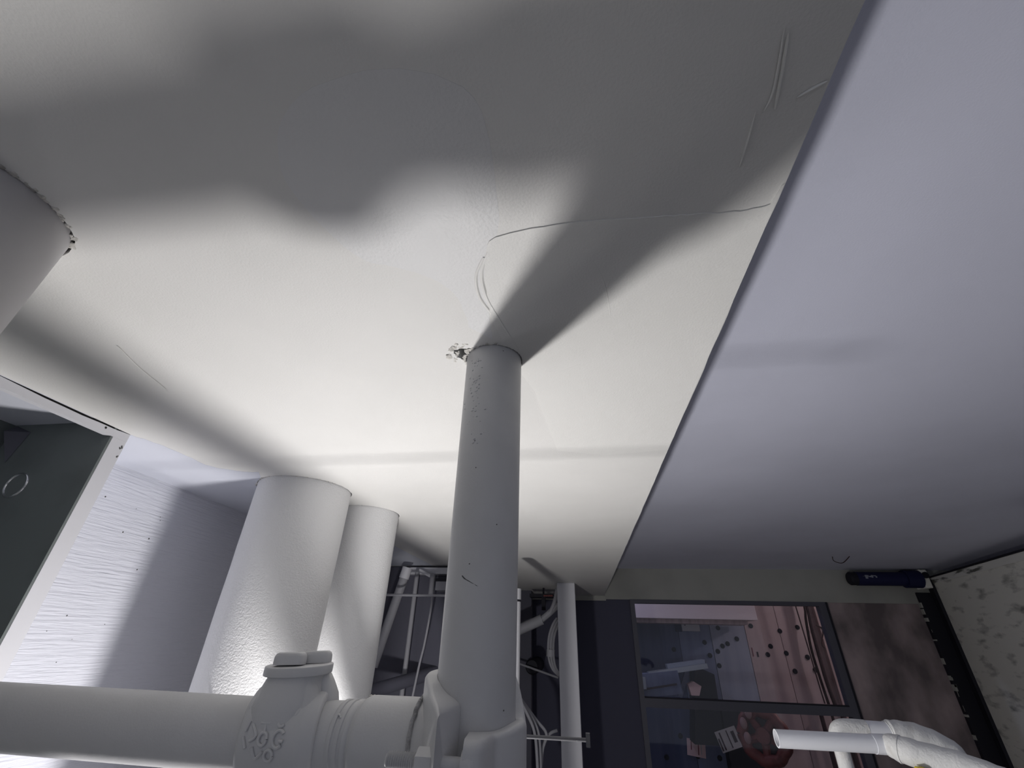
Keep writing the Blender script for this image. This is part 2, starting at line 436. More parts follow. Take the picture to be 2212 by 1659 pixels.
# ---------------------------------------------------------------- room behind the window
YP = 8.6
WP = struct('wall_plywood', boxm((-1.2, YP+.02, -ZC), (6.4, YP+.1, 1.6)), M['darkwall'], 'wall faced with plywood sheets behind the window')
def xs_at(px, py): return atY(px, py, YP).x
seams = [-1.0, .2] + [xs_at(q, 1400) for q in (1470, 1540, 1617, 1692)] + [4.6, 5.8]
rnd = random.Random(3)
for i in range(len(seams)-1):
    d = rnd.uniform(0, .008)
    o = obj('plywood_sheet', boxm((seams[i]+.004, YP-.012-d, -ZC+.01), (seams[i+1]-.004, YP+.02, 1.5), .002), M[('plydark', 'plydark', 'plyblue', 'plygrey', 'plytan', 'plytan', 'plytan')[i]], WP, False)  # cool light and gloom are put into the left sheets' colours
# bolt heads / holes on the sheets
dots = [(1551, 1356.5), (1522, 1387.5), (1592, 1380), (1572, 1390.5), (1561, 1395.5), (1551, 1407), (1534, 1416), (1554, 1438), (1622, 1352), (1685, 1363), (1723, 1355), (1665, 1396), (1659, 1414), (1699, 1411), (1745, 1419.5), (1718, 1450), (1762, 1447), (1456, 1403), (1520, 1431), (1440, 1636), (1470, 1590), (1555, 1638), (1508, 1633)]
t = bmesh.new(); bmesh.ops.create_cone(t, cap_ends=True, segments=10, radius1=.036, radius2=.030, depth=.012)
me = bpy.data.meshes.new('bolt_head'); t.to_mesh(me); t.free(); me.materials.append(M['black'])
for x, y in dots:
    o = bpy.data.objects.new('bolt_head', me); C.objects.link(o); o.parent = WP
    p = atY(x, y, YP-.024); o.location = Vector(p)+Vector((0, 0, ZC))-world_loc(WP); o.rotation_euler = (math.pi/2, 0, 0)
struct('ceiling_beyond', boxm((-1.2, YW+.12, 1.6), (6.4, YP+.1, 1.7)), M['beam'], 'ceiling of the room behind the window')
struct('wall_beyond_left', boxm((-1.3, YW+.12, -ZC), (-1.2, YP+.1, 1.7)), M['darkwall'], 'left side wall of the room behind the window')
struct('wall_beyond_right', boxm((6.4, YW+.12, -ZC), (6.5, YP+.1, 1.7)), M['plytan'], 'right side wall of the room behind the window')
# beam along the top of the view
a = atY(1365, 1303, 8.0); b_ = atY(1637, 1340, 8.0)
t = thing('ceiling_beam', 'pale boxed beam crossing the top of the window view', 'beam', ((a.x+b_.x)/2, 8.0, .3))
obj('beam_body', boxm((-.6, 8.0, b_.z), (b_.x, 8.35, .95), .005), M['beam'], t, False)
obj('beam_shade', boxm((-.6, 8.1, b_.z-.06), (b_.x-.12, 8.5, b_.z)), M['wood'], t, False)  # darker board standing in for the shade under the beam
# small white junction box
a = atY(1468, 1345, 8.5); b_ = atY(1512, 1364, 8.5)
t = thing('junction_box', 'small pale box with a blue side under the boxed beam', 'box', (a.x, 8.5, b_.z))
obj('lid', boxm((a.x+.02, 8.47, b_.z), (b_.x, 8.585, a.z), .004), M['paper'], t, False)
obj('blue_side', boxm((a.x-.07, 8.49, b_.z-.01), (a.x+.02, 8.585, a.z)), M['navy'], t, False)
obj('slot', boxm((a.x+.06, 8.465, b_.z+.08), (a.x+.085, 8.472, a.z-.03)), M['ink'], t, False)
# red and grey stencil marks on the tan sheet
for (px, py, px2, py2, mm, nm) in ((1623, 1399, 1629, 1418, 'darkred', 'stencil_mark'), (1634, 1408, 1640, 1419, 'ink', 'stencil_mark')):
    a = atY(px, py, YP-.022); b_ = atY(px2, py2, YP-.022)
    obj(nm, boxm((a.x, YP-.0225, b_.z), (b_.x, YP-.0195, a.z)), M[mm], WP, False)
# tilted metal tray and dark cabinet
def bar(bm, p, q, w, h):
    p, q = Vector(p), Vector(q); d = (q-p).normalized(); s = Vector((0, 1, 0)); u = d.cross(s).normalized()
    A = [bm.verts.new(p+s*w*i+u*h*j) for i, j in ((-1, -1), (1, -1), (1, 1), (-1, 1))]
    B = [bm.verts.new(q+s*w*i+u*h*j) for i, j in ((-1, -1), (1, -1), (1, 1), (-1, 1))]
    for i in range(4): bm.faces.new((A[i], A[(i+1) % 4], B[(i+1) % 4], B[i]))
    bm.faces.new(A); bm.faces.new(B); return bm
t = thing('metal_tray', 'tilted pale metal tray with twin rails low in the window view', 'tray', tuple(atY(1450, 1500, 8.0)))
bm = nb(); bar(bm, atY(1440, 1441, 8.0), atY(1520, 1430, 8.0), .10, .035); obj('upper_rail', bm, M['navychip'], t, False)
bm = nb(); bar(bm, atY(1400, 1456, 7.9), atY(1525, 1438, 7.9), .10, .03); obj('lower_rail', bm, M['steel'], t, False)
bm = nb(); bar(bm, atY(1388, 1480, 7.9), atY(1466, 1472, 7.9), .12, .14); obj('tray_body', bm, M['plyblue'], t, False)
obj('end_plate', boxm(tuple(atY(1387, 1489, 7.7)), tuple(atY(1393, 1462, 7.76)), .003), M['steel'], t, False)
bm = nb(); bar(bm, atY(1392, 1489, 7.75), atY(1462, 1478, 7.75), .01, .012); obj('seam_strip', bm, M['ink'], t, False)
t = thing('dark_cabinet', 'dark equipment cabinet under the tilted tray behind the window', 'cabinet', tuple(atY(1510, 1510, 8.3)))
bm = nb(); a = atY(1478, 1452, 8.2); b_ = atY(1540, 1440, 8.2)
z0 = -1.2
prism(bm, [(a.x, z0), (b_.x-.02, z0), (b_.x, b_.z-.1), (b_.x-.25, b_.z), (a.x+.15, a.z)], 'y', 8.2, 8.56); obj('cabinet_body', bm, M['black'], t, False)
bm = nb(); bar(bm, atY(1468, 1506, 8.1), atY(1484, 1450, 8.1), .03, .03); obj('cabinet_leg', bm, M['plyblue'], t, False)
bm = nb(); c = atY(1500, 1487, 8.0)
prism(bm, [(c.x-.06, c.z-.085), (c.x+.05, c.z-.085), (c.x+.10, c.z+.03), (c.x, c.z+.085), (c.x-.085, c.z+.05)], 'y', 7.98, 8.1)
tag(obj('pale_shape', bm, M['pinkpaper'], None, False), 'pale five-sided cup in front of the dark cabinet', 'shape')  # pale solid for an unidentified white shape
# lower pane: valve wheel, dark column, tags
t = thing('valve_wheel', 'red lobed cast valve handwheel seen through the lower pane', 'valve', tuple(atY(1650, 1640, 7.2)))
c = atY(1650, 1590, 7.0); ax = Vector((-.45, -.85, .1)).normalized()
e1 = ax.cross(Vector((0, 0, 1))).normalized(); e2 = ax.cross(e1)
bm = nb(); N_ = 48; Rw = .235
ring = []
for k in range(N_):
    a = 2*math.pi*k/N_; q = Rw*(1+.035*math.cos(9*a)); ring.append(c+(e1*math.cos(a)+e2*math.sin(a))*q)
tube(bm, ring+[ring[0]], .062, 12, False); obj('rim', bm, M['red'], t)
bm = nb(); tube(bm, [c-ax*.1, c+ax*.06], [.10, .08], 20); obj('hub', bm, M['red'], t)
for k in range(5):
    a = 2*math.pi*k/5+.3; d = e1*math.cos(a)+e2*math.sin(a)
    bm = nb(); tube(bm, [c+d*.06-ax*.03, c+d*.22], [.05, .04], 8); obj('spoke', bm, M['red'], t)
for (px, py) in ((1616, 1540), (1606, 1562), (1615, 1594)):
    bm = nb(); b = bmesh.new(); bmesh.ops.create_uvsphere(b, u_segments=12, v_segments=8, radius=.045)
    join(bm, b, Matrix.Translation(atY(px, py, 6.9)) @ Matrix.Diagonal((.9, .8, 1.3, 1))); obj('lug', bm, M['pink'], t)
bm = nb(); tube(bm, [c-ax*.03, c-ax*.7], .20, 20); tag(obj('valve_bonnet', bm, M['darkcable'], t), 'dark valve body')
a = atY(1556, 1528, 8.3); b_ = atY(1632, 1528, 8.3)
bm = nb(); box(bm, (a.x, 8.3, -ZC), (b_.x, 8.5, a.z), .01)
t = tag(obj('dark_duct', bm, M['black'], None, False), 'black boxed duct standing behind the red valve wheel', 'duct')
def card(name, label, cx, cy, Y, w, h, ang, mm, bars):
    c = atY(cx, cy, Y); t = thing(name, label, 'tag', (c.x, Y, c.z-h/2))
    R_ = Matrix.Translation(c) @ Matrix.Rotation(ang, 4, 'Y')
    bm = nb(); b = boxm((-w/2, -.003, -h/2), (w/2, .003, h/2)); join(bm, b, R_); obj('card', bm, M[mm], t, False)
    for (x, z, bw, bh, m2) in bars:
        bm = nb(); b = boxm((x-bw/2, -.006, z-bh/2), (x+bw/2, -.002, z+bh/2)); join(bm, b, R_); obj('print_bar', bm, M[m2], t, False)
card('paper_tag', 'grey printed tag with dark upright bars on the black duct', 1574, 1597, 8.18, .30, .24, -.30, 'paper', [(-.09, 0, .02, .2, 'ink'), (.01, 0, .015, .2, 'ink'), (.085, .01, .045, .13, 'ink'), (-.13, -.03, .02, .14, 'ink')])
card('note', 'pink printed note on the blue-grey plywood', 1504, 1616, YP-.04, .26, .20, .12, 'pinkpaper', [(-.07, .02, .012, .1, 'darkred'), (.03, 0, .014, .15, 'darkred'), (.07, 0, .012, .13, 'paper')])
# cable runs and white edging at the right of the view
for k, (pts, r, lab) in enumerate([
        ([(1735, 1300), (1741, 1340), (1752, 1400), (1770, 1460), (1790, 1521)], .020, 'thick dark cable hanging beside the pale edging board, leftmost in the window view'),
        ([(1741, 1300), (1752, 1350), (1765, 1400), (1785, 1470), (1805, 1525)], .028, 'heaviest dark cable beside the pale edging board in the window view'),
        ([(1728, 1340), (1740, 1380), (1752, 1420), (1768, 1475), (1782, 1520)], .010, 'thin dark cable hanging in front of the tan plywood'),
        ([(1762, 1350), (1778, 1360), (1775, 1390), (1782, 1400)], .008, 'short looped dark wire on the pale edging board')]):
    bm = nb(); tube(bm, curve_pts(([Vector((atY(*pts[0], 8.45-k*.075).x-.03, 8.45-k*.075, 1.6))] if k < 3 else [])+[atY(x, y, (8.45-k*.075) if k < 3 else 8.492) for x, y in pts], 6), r, 8)
    tag(obj('hanging_cable', bm, M['darkcable']), lab, 'cable', 'dark cables behind the window')
for px, r, lab in ((1752, .03, 'leftmost straight dark cable behind the lower pane, under the white plastic pipe'), (1775, .02, 'middle straight dark cable behind the lower pane, under the white plastic pipe'), (1797, .03, 'rightmost straight dark cable behind the lower pane, under the white plastic pipe')):
    a = atY(px+14, 1530, 8.5); bm = nb(); tube(bm, [(a.x, 8.44, -.75), (a.x, 8.44, -ZC)], r, 8)
    tag(obj('floor_cable', bm, M['darkcable']), lab, 'cable', 'upright cables behind the lower pane')
a = atY(1775, 1400, 8.5)
tag(obj('edging_board', boxm((a.x+.06, 8.5, -ZC), (a.x+.30, 8.585, 1.5), .004), M['wood'], None, False), 'pale upright edging board at the right end of the plywood', 'board')
# added far room lamps, out of view, to light what shows through the window
for (x, y, z, col, pw, lab) in ((4.9, 7.3, 1.45, (1, .86, .84), 48, 'added unseen warm lamp in the right of the room behind the window'), (.2, 7.3, 1.45, (.62, .70, 1), 21, 'added unseen cool lamp in the left of the room behind the window')):
    t = thing('fill_lamp', lab, 'lamp', (x, y, z+.1))
    bm = nb(); tube(bm, [(x, y, z+.09), (x, y, z+.15)], [.16, .12], 20); obj('lamp_base', bm, M['whitebox'], t)
    bm = nb(); tube(bm, [(x, y, z+.055), (x, y, z+.09)], .14, 20); obj('diffuser', bm, M['whitebox'], t)
    l = bpy.data.lights.new('fill_lamp_light', 'POINT'); l.energy = pw; l.color = col; l.shadow_soft_size = .1
    lo = bpy.data.objects.new('bulb', l); C.objects.link(lo); lo.location = (0, 0, -.1); lo.parent = t

# ---------------------------------------------------------------- right-hand board and blue stub
t = thing('cement_board', 'stained grey cement board standing at the right edge with its shadow gap painted black', 'board', (4.0, 5.2, -ZC))
A = Vector((4.042, 6.148, 0)); B = Vector((3.668, 4.354, 0)); B = A+(B-A)*1.5; d = (B-A).normalized(); n = Vector((-d.y, d.x, 0))
if n.x < 0: n = -n
def slab(p, q, th, z0, z1, off=0):
    bm = nb(); a = p-n*off; b = q-n*off
    vs = [a, b, b+n*th, a+n*th]
    return prism(bm, [(v.x, v.y) for v in vs], 'z', z0, z1)
obj('board_face', slab(A, B, .05, -ZC, .75), M['board'], t, False)
obj('top_rail', slab(A+d*.05, B, .012, .685, .745, .010), M['boardtrim'], t, False)
obj('top_seal', slab(A, B, .06, .75, .765, .012), M['black'], t, False)
obj('edge_shade', slab(A-d*.02, A+d*.09, .03, -ZC, .73, .03), M['black'], t, False)  # black strip painted in for the shadow gap along the edge
obj('gap_shade', boxm((3.86, YW-.04, -ZC), (4.03, YW-.001, .60)), M['black'], t, False)  # solid black upright for the same shadow gap against the wall
bm = nb(); rnd = random.Random(17)
for k in range(16):
    z = rnd.uniform(-1.2, .52); box(bm, (3.855+rnd.uniform(0, .006), YW-.043, z), (3.862+rnd.uniform(0, .02), YW-.002, z+rnd.uniform(.008, .06)))
o = obj('paint_flake', bm, M['header'], t, False); o['kind'] = 'stuff'
t = thing('blue_pipe_stub', 'dark blue pipe stub with a black end cap on the header band', 'pipe', tuple(atY(1910, 1262, 6.08)))
p = [atY(x, 1250, 6.08) for x in (1833, 1848, 1952, 1985)]
zz = p[1].z
for q in p: q.z = zz
bm = nb(); tube(bm, [p[1], p[2]], .075, 24); obj('pipe', bm, M['navy'], t)
bm = nb(); tube(bm, [p[0], p[0]+(p[1]-p[0])*.2, p[1]], [.06, .072, .072], 24); obj('end_cap', bm, M['black'], t)
bm = nb(); tube(bm, [p[2], p[3]], .095, 24); obj('collar', bm, M['navy'], t)
c = atY(1996, 1248, 6.08); bm = boxm((p[3].x, 6.02, zz-.10), (p[3].x+.075, YW-.005, zz+.10), .01); obj('pale_bracket', bm, M['boardtrim'], t, False)
bm = nb(); tube(bm, [(p[3].x+.04, 6.005, zz+.035), (p[3].x+.04, 6.03, zz+.035)], .034, 16); obj('bracket_hole', bm, M['black'], t)
bm = nb(); rnd = random.Random(2)
for k in range(7):
    x = p[1].x+.05+k*.022; box(bm, (x, 6.08-.0765, zz+rnd.uniform(-.01, .02)), (x+rnd.uniform(.01, .03), 6.08-.07, zz+rnd.uniform(.02, .035)))
obj('paint_chip', bm, M['navychip'], t, False)
# wire hook on the high ceiling
bm = nb(); tube(bm, curve_pts([atZ(1798, 1203, H2-.004), atZ(1802, 1212, H2-.03), atZ(1820, 1216, H2-.05), atZ(1835, 1202, H2-.004)], 5), .004, 6)
tag(obj('ceiling_wire', bm, M['darkcable']), 'thin bent wire hanging from the high ceiling above the window', 'wire')

# ================================================================ PIPES
def vpipe(name, label, c, r, z0, z1, mm, n=48, wob=0, seed=1):
    bm = nb(); N_ = 40; rnd = random.Random(seed)
    pts = [(c.x, c.y, z0+(z1-z0)*k/N_) for k in range(N_+1)]
    rs = [r+rnd.uniform(-wob, wob) for k in range(N_+1)]
    tube(bm, pts, rs, n)
    return tag(obj(name, bm, M[mm]), label, 'pipe')
ri = vpipe('riser_pipe', 'grey painted steel riser pipe rising into the ceiling at the centre', RISER, RR_, -1.6, H1+.028, 'pipe', 64)
# scratches and blisters on the riser
def on_riser(x, y, rr=RR_):
    d = ray(x, y); a = d.x**2+d.y**2; b = -2*(d.x*RISER.x+d.y*RISER.y); c = RISER.length_squared-rr*rr
    t_ = (-b-math.sqrt(max(b*b-4*a*c, 0)))/(2*a); return d*t_
bm = nb(); tube(bm, curve_pts([on_riser(998, 1243, RR_-.0003), on_riser(1004, 1250, RR_-.0003), on_riser(1014, 1256, RR_-.0003), on_riser(1033, 1267, RR_-.0003)], 4), [.0004]+[.0011]*4+[.0007]*7+[.0003], 6)
tag(obj('scratch', bm, M['scratch'], ri), 'dark scratch')
bm = nb()
for x, y in ((1073, 1133), (1088, 1535), (1087, 758), (1014, 1218), (1026, 952), (1028, 1010)):
    b = bmesh.new(); bmesh.ops.create_icosphere(b, subdivisions=1, radius=.0011); join(bm, b, Matrix.Translation(on_riser(x, y)))
o = obj('paint_pit', bm, M['scratch'], ri); o['kind'] = 'stuff'
bm = nb(); rnd = random.Random(9)
for k in range(90):
    x = rnd.gauss(1032, 9); y = rnd.uniform(775, 960); x += (y-775)*-.06
    b = bmesh.new(); bmesh.ops.create_icosphere(b, subdivisions=1, radius=rnd.uniform(.0012, .0030)); join(bm, b, Matrix.Translation(on_riser(x, y, RR_-.0011)))
o = obj('paint_blister', bm, M['pipe'], ri, True, 80); o['kind'] = 'stuff'
bm = nb(); rnd = random.Random(4)
vpipe('jacketed_pipe', 'thick canvas-jacketed white pipe in front, left of the riser', BIG, BIG_R, -ZC, H1+.028, 'insul', 64, .0006, 2)
vpipe('jacketed_pipe', 'narrower jacketed white pipe standing behind the thick one', SEC, SEC_R, -ZC, H1+.028, 'insul', 56, .0006, 3)
vpipe('duct_pipe', 'grey-white round pipe entering the ceiling at the left edge', NEAR, NEAR_R, -.5, H1+.028, 'duct', 64)
# slim conduit beside the riser
c = Vector((math.tan(math.radians(-7.78))*3.0, 3.0))
t = thing('conduit', 'slim white conduit close behind the right side of the riser', 'conduit', (c.x, c.y, -ZC))
zc0 = atY(1120, 1300, 3.0).z; zc1 = atY(1120, 1272, 3.0).z
bm = nb(); tube(bm, [(c.x, c.y, -ZC), (c.x, c.y, zc0)], .034, 20); obj('tube', bm, M['cable'], t)
bm = nb(); tube(bm, [(c.x, c.y, zc0+.012), (c.x, c.y, zc1)], .036, 20); obj('coupling', bm, M['cable'], t)
bm = nb(); tube(bm, [(c.x, c.y, zc0), (c.x, c.y, zc0+.012)], .034, 20); obj('dark_gap', bm, M['black'], t)  # black band in place of the dark gap below the coupling

# ---------------------------------------------------------------- horizontal branch
BY, BZ, BR = .7614, -.127, .0451
t = thing('branch_pipe', 'horizontal grey painted branch pipe crossing the lower left to the riser', 'pipe', (-.9, BY, BZ-BR))
bm = nb(); tube(bm, [(-2.0+i*.08, BY, BZ-.002+.008*(1-i/20)) for i in range(0, 21)]+[(-.357, BY, BZ-.001)], BR, 64); obj('pipe', bm, M['pipe'], t)
prof = [(-.358, .0451), (-.3565, .0462), (-.351, .0462), (-.350, .0445), (-.3465, .0445), (-.3455, .0462), (-.3405, .0464), (-.3395, .0448), (-.336, .0448), (-.335, .0465), (-.330, .0466), (-.328, .045), (-.3255, .046), (-.3235, .0490), (-.3185, .0516), (-.312, .0525), (-.26, .0525), (-.216, .0525)]
bm = nb(); tube(bm, [(x, BY, BZ) for x, r in prof], [r for x, r in prof], 64)
obj('threaded_nipple', bm, M['pipe'], t, True, 50)
bm = nb(); rnd = random.Random(12)
for k in range(14):
    a = math.radians(rnd.uniform(60, 100)); b = bmesh.new(); bmesh.ops.create_icosphere(b, subdivisions=1, radius=rnd.uniform(.0012, .0028))
    join(bm, b, Matrix.Translation((-.3215+rnd.uniform(-.004, .007), BY+math.cos(a)*.0505, BZ+math.sin(a)*.0508)))
o = obj('dried_paint', bm, M['plaster'], t); o['kind'] = 'stuff'
bm = nb(); tube(bm, curve_pts([(-.352, BY-.034, BZ+.0300), (-.349, BY-.0345, BZ+.0310), (-.345, BY-.037, BZ+.0275)], 4), .0012, 6); obj('paint_drip', bm, M['pipe'], t)
# unseen pipe running front to back under the branch (shades a band of the ceiling)
bm = nb(); tube(bm, [(-.757, .42, -.44), (-.757, YB, -.44)], .040, 32)
tag(obj('lower_pipe', bm, M['pipe']), 'grey pipe running front to back below the branch pipe', 'pipe')

# ---------------------------------------------------------------- housing coupling with a capped outlet
t = thing('pipe_coupling', 'cast pipe coupling with raised lettering and a bolted cap on the branch', 'coupling', (-.44, BY, BZ-.07))
def housing():
    bm = nb(); NA = 72; secs = []
    for k in range(NA):
        a = 2*math.pi*k/NA                      # 0 = +Z, 90 deg = towards the camera (-Y)
        front = max(0, math.sin(a)); top = max(0, math.cos(a))
        sh = .018*front - .006*top              # the band leans to the right towards the front
        xa, xb = -.497+sh*.6, -.384+sh*.6
        ro = .0575+.004*top**2
        prof = [(xa, .0448), (xa, ro-.007), (xa+.004, ro-.002), (xa+.010, ro), (xb-.020, ro), (xb-.014, ro-.001), (xb-.010, ro-.004), (xb-.003, ro-.006), (xb, ro-.009), (xb, .0448)]
        secs.append([bm.verts.new((x, BY-math.sin(a)*r, BZ+math.cos(a)*r)) for x, r in prof])
    for k in range(NA):
        s, q = secs[k], secs[(k+1) % NA]
        for j in range(len(s)): bm.faces.new((s[j], s[(j+1) % len(s)], q[(j+1) % len(s)], q[j]))
    return bm
obj('housing', housing(), M['fitting'], t, True, 50)
def loft(bm, secs, cap=True):
    """secs: list of lists of points with equal count (closed rings)"""
    R_ = [[bm.verts.new(p) for p in s] for s in secs]; n = len(R_[0])
    for i in range(len(R_)-1):
        for k in range(n): bm.faces.new((R_[i][k], R_[i][(k+1) % n], R_[i+1][(k+1) % n], R_[i+1][k]))
    if cap: bm.faces.new(R_[0]); bm.faces.new(R_[-1])
    return bm
def ell(c, ax, by, n=36, p=2.0, tilt=0, ty=0):
    out = []
    for k in range(n):
        a = 2*math.pi*k/n; ca, sa = math.cos(a), math.sin(a)
        x = abs(ca)**(2/p)*(1 if ca > 0 else -1)*ax; y = abs(sa)**(2/p)*(1 if sa > 0 else -1)*by
        out.append((c[0]+x, c[1]+y, c[2]+tilt*x+ty*y))
    return out
# neck of the outlet
NX, NY = -.440, .745
bm = nb(); loft(bm, [ell((-.440, .7600, -.150), .0500, .0500, 40, 2.6), ell((-.441, .7600, -.128), .0510, .0535, 40, 2.6), ell((-.442, .7580, -.108), .0515, .0540, 40, 2.6), ell((-.442, .7520, -.092), .0495, .0490, 40, 2.6), ell((NX, .748, -.078), .0465, .0410, 40, 2.5), ell((NX, NY, -.066), .0435, .0355, 40, 2.4), ell((NX+.001, NY, -.057), .0415, .033, 40, 2.2), ell((NX+.001, NY, -.050), .0425, .033, 40, 2.2)])
obj('outlet_neck', bm, M['fitting'], t, True, 60)
bm = nb(); loft(bm, [ell((NX+.047, NY+.026, -.094), .017, .022), ell((NX+.045, NY+.024, -.075), .015, .02), ell((NX+.040, NY+.020, -.060), .012, .018), ell((NX+.036, NY+.018, -.050), .010, .014)])
obj('rear_lug', bm, M['fitting'], t, True, 60)
bm = nb(); loft(bm, [ell((NX+.038, NY-.014, -.094), .012, .016), ell((NX+.036, NY-.012, -.072), .010, .015), ell((NX+.030, NY-.008, -.056), .009, .014), ell((NX+.027, NY-.006, -.048), .008, .012)])
obj('front_rib', bm, M['fitting'], t, True, 60)
tl = .04
bm = nb(); c0 = (NX+.002, NY, -.0515)
loft(bm, [ell((c0[0], c0[1], c0[2]+dz), .0525*f, .037*f, 48, 2.0, tl, .10) for dz, f in ((0, .96), (.0006, .99), (.002, 1), (.0105, 1), (.0120, .992), (.0125, .975))])
cap = obj('cap_washer', bm, M['fitting'], t, True, 50)
def lump(cx, cy, z0, sx, sy, h, rot=0):
    bm = nb(); s = [ell((0, 0, z), sx*f, sy*f, 28, 3.6) for z, f in ((0, .98), (h*.2, 1), (h*.65, .98), (h*.88, .9), (h, .74))]
    b = loft(bmesh.new(), s); join(bm, b, Matrix.Translation((cx, cy, z0)) @ Matrix.Rotation(rot, 4, 'Z') @ Matrix.Rotation(-tl, 4, 'Y')); return bm
obj('bolt_head', lump(NX-.008, NY-.012, -.0395, .0235, .0135, .0165, .05), M['fitting'], cap, True, 55)
obj('bolt_head', lump(NX+.020, NY+.015, -.0372, .0225, .0125, .0165, .22), M['fitting'], cap, True, 55)
# raised casting marks wrapped on the front of the housing
def on_h(x, a, r=.0578): return Vector((x, BY-math.sin(a)*r, BZ+math.cos(a)*r))
def mark(pts, w=.0016):
    w *= 1.6; P = [on_h(x+.006, math.radians(a), .0588+.005*max(0, (62-a)/18)) for x, a in pts]; bm = nb(); tube(bm, curve_pts(P, 4), w, 8)
    obj('raised_letter', bm, M['fitting'], t)
def circ(x, a, rx, ra, a0=0, a1=360, n=10): return [(x+rx*math.cos(math.radians(q)), a+ra*math.sin(math.radians(q))) for q in [a0+(a1-a0)*k/n for k in range(n+1)]]
mark([(-.432, 44), (-.446, 53)], .0017); mark([(-.446, 53), (-.438, 64)], .0017)            # V
mark([(-.468, 64), (-.457, 62)], .0016); mark([(-.458, 70), (-.444, 70)], .0016); mark([(-.451, 70), (-.449, 80)], .0014)
mark(circ(-.449, 87, .006, 7), .0014)                                                       # O
mark(circ(-.426, 86, .008, 9, 40, 320), .0014); mark([(-.424, 88), (-.418, 88)], .0013)     # G
mark(circ(-.428, 69, .0045, 4, 20, 200), .0012)
mark([(-.476, 68), (-.478, 80)], .0013); mark([(-.470, 72), (-.460, 84), (-.468, 90)], .0013)
mark([(-.479, 86), (-.472, 98)], .0013); mark([(-.462, 96), (-.455, 108), (-.445, 100)], .0013); mark(circ(-.436, 104, .006, 6), .0013)
for x, a in ((-.487, 42), (-.413, 48)):
    bm = nb(); b = bmesh.new(); bmesh.ops.create_uvsphere(b, u_segments=16, v_segments=10, radius=.011)
    q = on_h(x+.006, math.radians(a), .0545); join(bm, b, Matrix.Translation(q) @ Matrix.Rotation(math.radians(a), 4, 'X') @ Matrix.Diagonal((.6, 1.3, .55, 1)))
    obj('raised_boss', bm, M['fitting'], t, True, 80)

# ---------------------------------------------------------------- clamp saddle round the riser
t = thing('saddle_clamp', 'two-piece cast saddle clamp bolted round the foot of the riser', 'clamp', (RISER.x, RISER.y, -.25))
def sm(x, a, b):
    q = min(1, max(0, (x-a)/(b-a))); return q*q*(3-2*q)
def shell(phis, rfun, ztop, zbot, bev=.006, rin=RR_+.0004):
    """phi: 0 = -X (left), 90 = -Y (towards camera)"""
    bm = nb(); S = []
    for ph in phis:
        a = math.radians(ph); dx, dy = -math.cos(a), -math.sin(a)
        ro = rfun(ph); zt = ztop(ph); zb_ = zbot(ph); rb = min(bev, (ro-rin)*.5)
        prof = [(rin, zt), (ro-rb, zt)]
        for k in range(1, 5):
            q = math.pi/2*k/5; prof.append((ro-rb+rb*math.sin(q), zt-rb+rb*math.cos(q)))
        prof += [(ro, zt-rb), (ro, (zt+zb_)/2), (ro, zb_), (rin, zb_)]
        S.append([bm.verts.new((RISER.x+dx*r, RISER.y+dy*r, z)) for r, z in prof])
    for i in range(len(S)-1):
        n_ = len(S[0])
        for j in range(n_): bm.faces.new((S[i][j], S[i][(j+1) % n_], S[i+1][(j+1) % n_], S[i+1][j]))
    bm.faces.new(S[0]); bm.faces.new(S[-1])
    return bm
ph = [-100+2.5*k for k in range(75)]      # to 85
ph = [q for q in ph if q <= 84]
def left_r(p):
    a0, b0 = Vector((.0765*math.cos(math.radians(14)), .0765*math.sin(math.radians(14)))), Vector((.026, .116))
    if p <= 14: return .0765
    d = Vector((math.cos(math.radians(p)), math.sin(math.radians(p)))); e = b0-a0
    den = d.x*e.y-d.y*e.x
    return (a0.x*e.y-a0.y*e.x)/den
def lerp_t(p, tab):
    if p <= tab[0][0]: return tab[0][1]
    for (a, u), (b, v) in zip(tab, tab[1:]):
        if p <= b: return u+(v-u)*(p-a)/(b-a)
    return tab[-1][1]
left_top = lambda p: lerp_t(p, [(-100, -.034), (-60, -.036), (0, -.042), (15, -.045), (40, -.054), (57, -.063), (74, -.0695), (80, -.074), (84, -.082)])
obj('left_half', shell(ph, left_r, left_top, lambda p: -.215, .007), M['fitting'], t, True, 55)
ph2 = [96+2.5*k for k in range(68)]
right_r = lambda p: .0735+.044*(1-sm(p, 102, 126))+.001*sm(p, 140, 180)
right_top = lambda p: -.103+.007*sm(p, 120, 170)+.060*sm(p, 190, 235)
obj('right_half', shell(ph2, right_r, right_top, lambda p: -.215, .013), M['fitting'], t, True, 55)
# rough weld between the saddle and the nipple
bm = nb(); rnd = random.Random(33); pts = []
for k in range(40):
    a = 2*math.pi*k/39; pts.append((-.2365+rnd.uniform(-.0012, .0012), BY+math.cos(a)*(.0535+rnd.uniform(0, .0012)), BZ+math.sin(a)*(.0535+rnd.uniform(0, .0012))))
tube(bm, pts, .0032, 8, False); tag(obj('rough_collar', bm, M['roughjoint'], t), 'rough grey joint')
